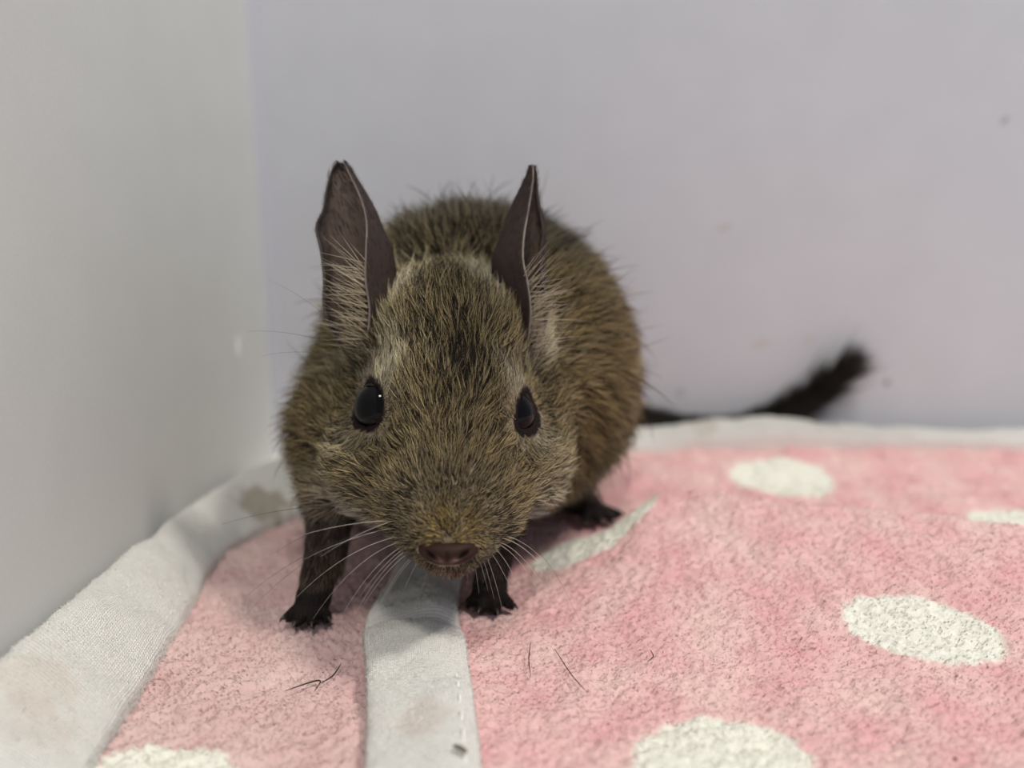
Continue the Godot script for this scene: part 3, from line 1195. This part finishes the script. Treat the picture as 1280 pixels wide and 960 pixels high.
const EAR_B := [
	[4.55, 0.25, -14.35, 0.0, -14.6, 0.15, -14.9, 0.3, -14.8, 0.32, -14.6],
	[5.05, 0.30, -14.2, -0.05, -14.6, 0.25, -15.1, 0.52, -14.9, 0.55, -14.6],
	[5.6, 0.34, -14.15, -0.18, -14.6, 0.25, -15.3, 0.62, -15.0, 0.62, -14.6],
	[6.1, 0.28, -14.25, -0.32, -14.75, 0.15, -15.4, 0.58, -15.1, 0.55, -14.75],
	[6.5, 0.20, -14.4, -0.32, -14.85, 0.15, -15.4, 0.55, -15.15, 0.50, -14.9],
	[6.9, 0.22, -14.6, -0.18, -14.95, 0.2, -15.35, 0.58, -15.2, 0.56, -15.0],
	[7.25, 0.28, -14.8, -0.06, -15.03, 0.22, -15.33, 0.53, -15.22, 0.52, -15.08],
	[7.6, 0.34, -14.95, 0.10, -15.1, 0.28, -15.3, 0.46, -15.22, 0.45, -15.12],
	[7.95, 0.39, -15.08, 0.27, -15.15, 0.34, -15.25, 0.44, -15.22, 0.44, -15.16],
	[8.17, 0.38, -15.15, 0.34, -15.17, 0.36, -15.22, 0.41, -15.21, 0.41, -15.18]]


func build_ears(t: Node3D):
	for which in 2:
		var rows: Array = EAR_A if which == 0 else EAR_B
		var nu := 33
		var nv := 49
		var inner := PackedVector3Array()
		for j in nv:
			var k := float(j) / (nv - 1) * (rows.size() - 1)
			var ctrl := []
			for c in 5:
				var pts := []
				var i := mini(int(k), rows.size() - 2)
				for q in [maxi(i - 1, 0), i, i + 1, mini(i + 2, rows.size() - 1)]:
					pts.append(Vector3(rows[q][1 + c * 2], rows[q][0], rows[q][2 + c * 2]))
				ctrl.append(pts[1].cubic_interpolate(pts[2], pts[0], pts[3], k - i))
			inner.append_array(PackedVector3Array(curve3(ctrl, nu)))
		# a closed skin: the inner face, the outer face a little behind it, joined round the rims
		var nrm := PackedVector3Array()
		var cen := PackedVector3Array()
		for j in nv:
			var m := Vector3.ZERO
			for i in nu:
				m += inner[j * nu + i]
			cen.append(m / nu)
		for j in nv:
			for i in nu:
				var du := inner[j * nu + mini(i + 1, nu - 1)] - inner[j * nu + maxi(i - 1, 0)]
				var dv := inner[mini(j + 1, nv - 1) * nu + i] - inner[maxi(j - 1, 0) * nu + i]
				nrm.append(du.cross(dv).normalized())
		var back := inner[24 * nu + nu / 2]
		var sgn := 1.0 if nrm[24 * nu + nu / 2].z < 0 else -1.0   # pointing to the outside of the cup (away from the camera at the back)
		var full := PackedVector3Array()
		var cols := PackedColorArray()
		var nf := nu * 2 + 3
		for j in nv:
			var thick := lerpf(0.055, 0.03, float(j) / nv)
			var ring := []
			for i in nu:
				ring.append([inner[j * nu + i], 0, float(i) / (nu - 1)])
			var e1 := inner[j * nu + nu - 1]
			var o1 := e1 + nrm[j * nu + nu - 1] * sgn * thick
			var tan1 := (e1 - inner[j * nu + nu - 2]).normalized()
			ring.append([(e1 + o1) / 2 + tan1 * thick * 0.6, 2, 1.0])
			for i in range(nu - 1, -1, -1):
				ring.append([inner[j * nu + i] + nrm[j * nu + i] * sgn * thick, 1, float(i) / (nu - 1)])
			var e0 := inner[j * nu]
			var tan0 := (e0 - inner[j * nu + 1]).normalized()
			ring.append([e0 + nrm[j * nu] * sgn * thick * 0.5 + tan0 * thick * 0.7, 2, 0.0])
			ring.append([inner[j * nu], 2, 0.0])
			for r in ring:
				full.append(r[0])
				var s: float = r[2]
				var up := float(j) / (nv - 1)
				var c := Color(0.085, 0.068, 0.060)
				if r[1] == 0:
					# inside of the cup: greyer brown skin in the middle, darker towards the outer rim
					c = Color(0.20, 0.15, 0.125).lerp(Color(0.05, 0.042, 0.04), smoothstep(0.68, 0.92, s))
				elif r[1] == 1:
					c = Color(0.036, 0.024, 0.021).lerp(Color(0.028, 0.02, 0.018), smoothstep(0.15, 0.45, s))
				elif s < 0.5:
					c = Color(0.36, 0.30, 0.27)
				c = c * (1.0 + 0.25 * clump.get_noise_3d(r[0].x * 2, r[0].y * 2, r[0].z * 2))
				cols.append(Color(c.r, c.g, c.b))
		var ear := part(t, "ear", sheet(nf, nv, full, cols, PackedVector2Array(), -1.0 if sgn > 0 else 1.0), mat(Color.WHITE, 0.6, true, 0.3), "dark thin ear cupped outward" if which == 0 else "dark thin ear seen edge on")
		ear_hair(ear, inner, nrm, nu, nv, sgn, which)


func ear_hair(ear: Node3D, inner: PackedVector3Array, nrm: PackedVector3Array, nu: int, nv: int, sgn: float, which: int):
	var where := []
	var cols := PackedColorArray()
	var outward := -1.0 if which == 0 else 1.0
	# long pale hairs that rise from the lower front rim and fan across the opening
	for k in 110:
		var up := rng.randf_range(0.08, 0.36)
		var j := int(up * (nv - 1))
		var i := int(absf(rng.randfn(0, 1.0)))
		var p := inner[j * nu + mini(i, 2)]
		var dir := Vector3(outward * rng.randf_range(0.6, 1.2), rng.randf_range(-0.1, 1.5) * (0.2 + up * 1.6), rng.randf_range(-0.1, 0.35)).normalized()
		var out := Vector3(0, 0.35, 1).normalized()
		out = (out - dir * out.dot(dir)).normalized()
		var len := rng.randf_range(0.5, 1.15) * (1.0 - 0.35 * up)
		where.append(Transform3D(Basis(out.cross(dir) * 0.0042, out * len * 0.25, dir * len), p * CM))
		var g := rng.randf_range(0.75, 1.15)
		cols.append(Color(0.62 * g, 0.56 * g, 0.45 * g))
	# fine down on both faces and along the rims
	for k in 1500:
		var j := rng.randi_range(1, nv - 2)
		var i := rng.randi_range(0, nu - 1)
		var face := 1.0 if rng.randf() < 0.5 else -1.0
		var n := nrm[j * nu + i] * sgn * face
		var p := inner[j * nu + i] + (n * 0.045 if face > 0 else Vector3.ZERO)
		var dir := Vector3(outward * 0.5, 1.0, rng.randf_range(-0.3, 0.3))
		dir = (dir - n * dir.dot(n)).normalized()
		var len := rng.randf_range(0.08, 0.16) * (1.0 - 0.6 * smoothstep(0.75, 1.0, float(j) / nv))
		var rim := i < 2 or i > nu - 3
		where.append(Transform3D(Basis(n.cross(dir) * 0.0045, n * len * 0.3, dir * len), p * CM))
		cols.append(Color(0.22, 0.19, 0.16) if rim and rng.randf() < 0.6 else Color(0.06, 0.05, 0.045))
	var m := mat(Color.WHITE, 0.5, true, 0.4)
	m.backlight_enabled = true
	m.backlight = Color(0.4, 0.4, 0.4)
	scatter(ear, "ear_hair", hair_mesh(grey_band([0.8, 1.0, 1.0, 1.0, 1.0])), m, where, cols, "long pale hairs fanning over the ear opening")


# ---- whiskers: root, end, sag, tone (0 black, 1 white), radius
func build_whiskers(t: Node3D):
	var black := mat(Color(0.07, 0.06, 0.05), 0.4, false, 0.5)
	var white := mat(Color(0.74, 0.70, 0.67), 0.35, false, 0.6)
	var list := [
		# long ones to the left of the picture
		[-1.75, 2.62, -12.1, -4.55, 2.55, -11.6, 0.18, 0, 1.2], [-1.7, 2.75, -12.1, -2.9, 3.1, -11.9, 0.05, 0, 1.0], [-1.75, 2.85, -12.2, -2.75, 2.95, -12.0, 0.03, 0, 1.0],
		[-1.8, 2.4, -12.1, -3.45, 2.35, -11.5, 0.1, 1, 1.0], [-1.78, 2.3, -12.1, -3.3, 1.95, -11.6, 0.1, 1, 0.9], [-1.75, 2.3, -12.0, -4.25, 1.35, -11.5, 0.3, 0, 1.1],
		[-1.72, 2.2, -12.0, -4.4, 0.85, -11.7, 0.45, 0, 0.8], [-1.7, 2.2, -12.0, -3.6, 1.15, -11.6, 0.25, 1, 0.9], [-1.66, 2.15, -11.95, -3.3, 0.75, -11.9, 0.28, 1, 0.9],
		[-1.64, 2.1, -11.95, -2.95, 0.55, -12.0, 0.25, 1, 1.0], [-1.6, 2.05, -11.9, -2.75, 0.5, -12.1, 0.22, 1, 0.9], [-1.58, 2.0, -11.9, -2.6, 0.7, -12.1, 0.16, 1, 0.9],
		[-1.55, 1.95, -11.9, -2.3, 0.75, -12.1, 0.12, 1, 0.8], [-1.5, 1.95, -11.9, -2.15, 1.0, -12.0, 0.1, 1, 0.8], [-1.45, 1.9, -11.9, -1.85, 1.05, -12.0, 0.08, 1, 0.7],
		[-1.7, 2.5, -12.0, -3.0, 2.05, -11.5, 0.1, 1, 0.8], [-1.8, 2.5, -12.2, -3.9, 1.9, -11.9, 0.2, 0, 0.8], [-1.62, 2.1, -11.9, -2.5, 1.2, -11.7, 0.12, 1, 0.8],
		# to the right of the picture
		[-0.3, 2.5, -12.1, 0.25, 2.45, -12.0, 0.02, 0, 1.0], [-0.3, 2.7, -12.2, 0.5, 3.2, -12.3, 0.0, 0, 0.9], [-0.35, 2.85, -12.2, 0.35, 3.25, -12.4, 0.0, 0, 0.8],
		[-0.3, 2.15, -12.0, 1.15, 0.45, -12.0, 0.45, 1, 1.0], [-0.3, 2.1, -12.0, 0.75, 0.75, -12.2, 0.28, 1, 0.9], [-0.32, 2.1, -11.95, 0.5, 1.0, -12.2, 0.2, 1, 0.9],
		[-0.35, 2.05, -11.95, 0.3, 0.65, -12.3, 0.2, 1, 0.9], [-0.4, 2.0, -11.9, 0.1, 0.8, -12.2, 0.14, 1, 0.8], [-0.45, 1.95, -11.9, -0.15, 0.7, -12.2, 0.12, 1, 0.9],
		[-0.5, 1.9, -11.9, -0.3, 1.0, -12.1, 0.08, 1, 0.8], [-0.55, 1.88, -11.9, -0.4, 1.15, -12.1, 0.05, 1, 0.7], [-0.62, 1.85, -11.9, -0.55, 1.1, -12.1, 0.04, 1, 0.7],
		[-0.3, 2.2, -12.0, 0.95, 1.0, -12.3, 0.3, 1, 0.8], [-0.28, 2.25, -12.0, 1.3, 0.25, -11.9, 0.6, 0, 0.6], [-0.7, 1.82, -11.9, -0.75, 1.2, -12.0, 0.02, 1, 0.6], [-1.3, 1.85, -11.9, -1.5, 1.2, -12.0, 0.03, 1, 0.6],
		# above the eyes
		[-2.55, 4.75, -13.9, -4.5, 5.35, -13.3, 0.16, 0, 0.8], [-2.6, 4.8, -13.9, -4.2, 6.2, -13.6, 0.18, 0, 0.6], [-2.6, 4.65, -13.9, -4.35, 4.9, -13.4, 0.15, 0, 0.7],
		[0.35, 4.6, -13.9, 0.98, 5.75, -13.4, 0.02, 0, 0.7], [0.38, 4.55, -13.9, 1.35, 5.35, -13.4, 0.02, 0, 0.6], [0.7, 5.0, -14.2, 2.15, 6.45, -13.8, 0.0, 0, 0.5]]
	for w in list:
		var a := Vector3(w[0], w[1], w[2])
		var b := Vector3(w[3], w[4], w[5])
		var pts := []
		var rad := []
		for k in 15:
			var s := k / 14.0
			pts.append(a.lerp(b, s) + Vector3(0, w[6] * 4 * s * (1 - s), 0.05 * sin(PI * s)))
			rad.append(0.0054 * w[8] * lerpf(1.0, 0.25, s))
		part(t, "whisker", tube(pts, rad, 6), white if w[7] else black, "white whisker" if w[7] else "black whisker")


func build_claws(t: Node3D):
	var horn := mat(Color(0.20, 0.175, 0.155), 0.35, false, 0.5)
	for tip in [[-4.08, 0.14, -13.08], [-3.86, 0.13, -12.93], [-3.6, 0.13, -12.92], [-3.37, 0.14, -13.06], [-0.82, 0.13, -13.62], [-0.58, 0.12, -13.42], [-0.3, 0.12, -13.4], [-0.02, 0.13, -13.55], [1.75, 0.14, -17.55], [2.08, 0.14, -17.6], [2.38, 0.14, -17.75], [2.6, 0.14, -17.98]]:
		var p := Vector3(tip[0], tip[1], tip[2])
		var c := Vector3(-3.7, 0.14, -13.5) if p.x < -3 else Vector3(-0.42, 0.14, -13.95) if p.x < 1 else Vector3(1.85, 0.14, -18.2)
		var d := (p - c).normalized()
		part(t, "claw", tube([p + d * 0.05, p + d * 0.10 + Vector3(0, 0.02, 0), p + d * 0.15 + Vector3(0, 0.0, 0), p + d * 0.18 + Vector3(0, -0.04, 0)], [0.045, 0.038, 0.025, 0.006], 8), horn)


# ---------------------------------------------------------------- loose bits on the blanket
func build_bits():
	var black := mat(Color(0.05, 0.045, 0.04), 0.6)
	var hairs := [
		["bent black hair lying on the pink fleece left of the white strip", [[-3.62, -11.25], [-3.3, -11.4], [-3.12, -11.45], [-3.14, -11.15]], 0.011],
		["curved black hair beside the bent one, left of the white strip", [[-3.1, -11.4], [-2.95, -11.6], [-2.88, -11.95]], 0.010],
		["thin dark hair on the pink fleece, just right of the white strip", [[0.3, -11.3], [0.28, -11.8], [0.32, -12.2]], 0.006],
		["longer thin dark hair right of the white strip", [[0.72, -12.0], [0.95, -11.3], [1.15, -10.8]], 0.007],
		["short thread of hair on the pink fleece below the large white dot", [[2.2, -11.5], [2.32, -11.65], [2.3, -11.8]], 0.007]]
	for h in hairs:
		var pts := []
		for p in h[1]:
			pts.append(Vector3(p[0], fold(p[0], p[1]) + 0.10, p[1]))
		pts = curve3(pts, 14)
		var rad := []
		for k in pts.size():
			rad.append(h[2] * sin(PI * (k + 1.0) / 15.0) + 0.002)
		var o := MeshInstance3D.new()
		o.name = numbered("loose_hair")
		o.mesh = tube(pts, rad, 6)
		o.material_override = black
		add_child(o, true)
		tag(o, h[0], "hair", "shed hairs on the blanket")
	var y := hem_point(MID_L, MID_R, 0.96, 0.74, 0.05, 0.26).y + 0.06
	var husk := MeshInstance3D.new()
	husk.name = "seed_husk"
	husk.mesh = tube([Vector3(-0.80, y + 0.015, -9.26), Vector3(-0.77, y + 0.02, -9.245), Vector3(-0.70, y + 0.02, -9.21), Vector3(-0.63, y + 0.01, -9.165), Vector3(-0.59, y, -9.14)], [0.006, 0.025, 0.035, 0.03, 0.008], 8)
	husk.material_override = mat(Color(0.42, 0.40, 0.34), 0.7)
	add_child(husk, true)
	tag(husk, "tiny grey seed husk lying on the white strip near the front edge", "seed")
	var crumb := MeshInstance3D.new()
	crumb.name = "crumb"
	crumb.mesh = tube([Vector3(5.98, fold(6, -9.3) + 0.07, -9.32), Vector3(6.0, fold(6, -9.3) + 0.085, -9.3), Vector3(6.03, fold(6, -9.3) + 0.07, -9.29)], [0.008, 0.026, 0.01], 7)
	crumb.material_override = mat(Color(0.30, 0.12, 0.11), 0.8)
	add_child(crumb, true)
	tag(crumb, "tiny dark red crumb on the pink plush at the lower right", "crumb")
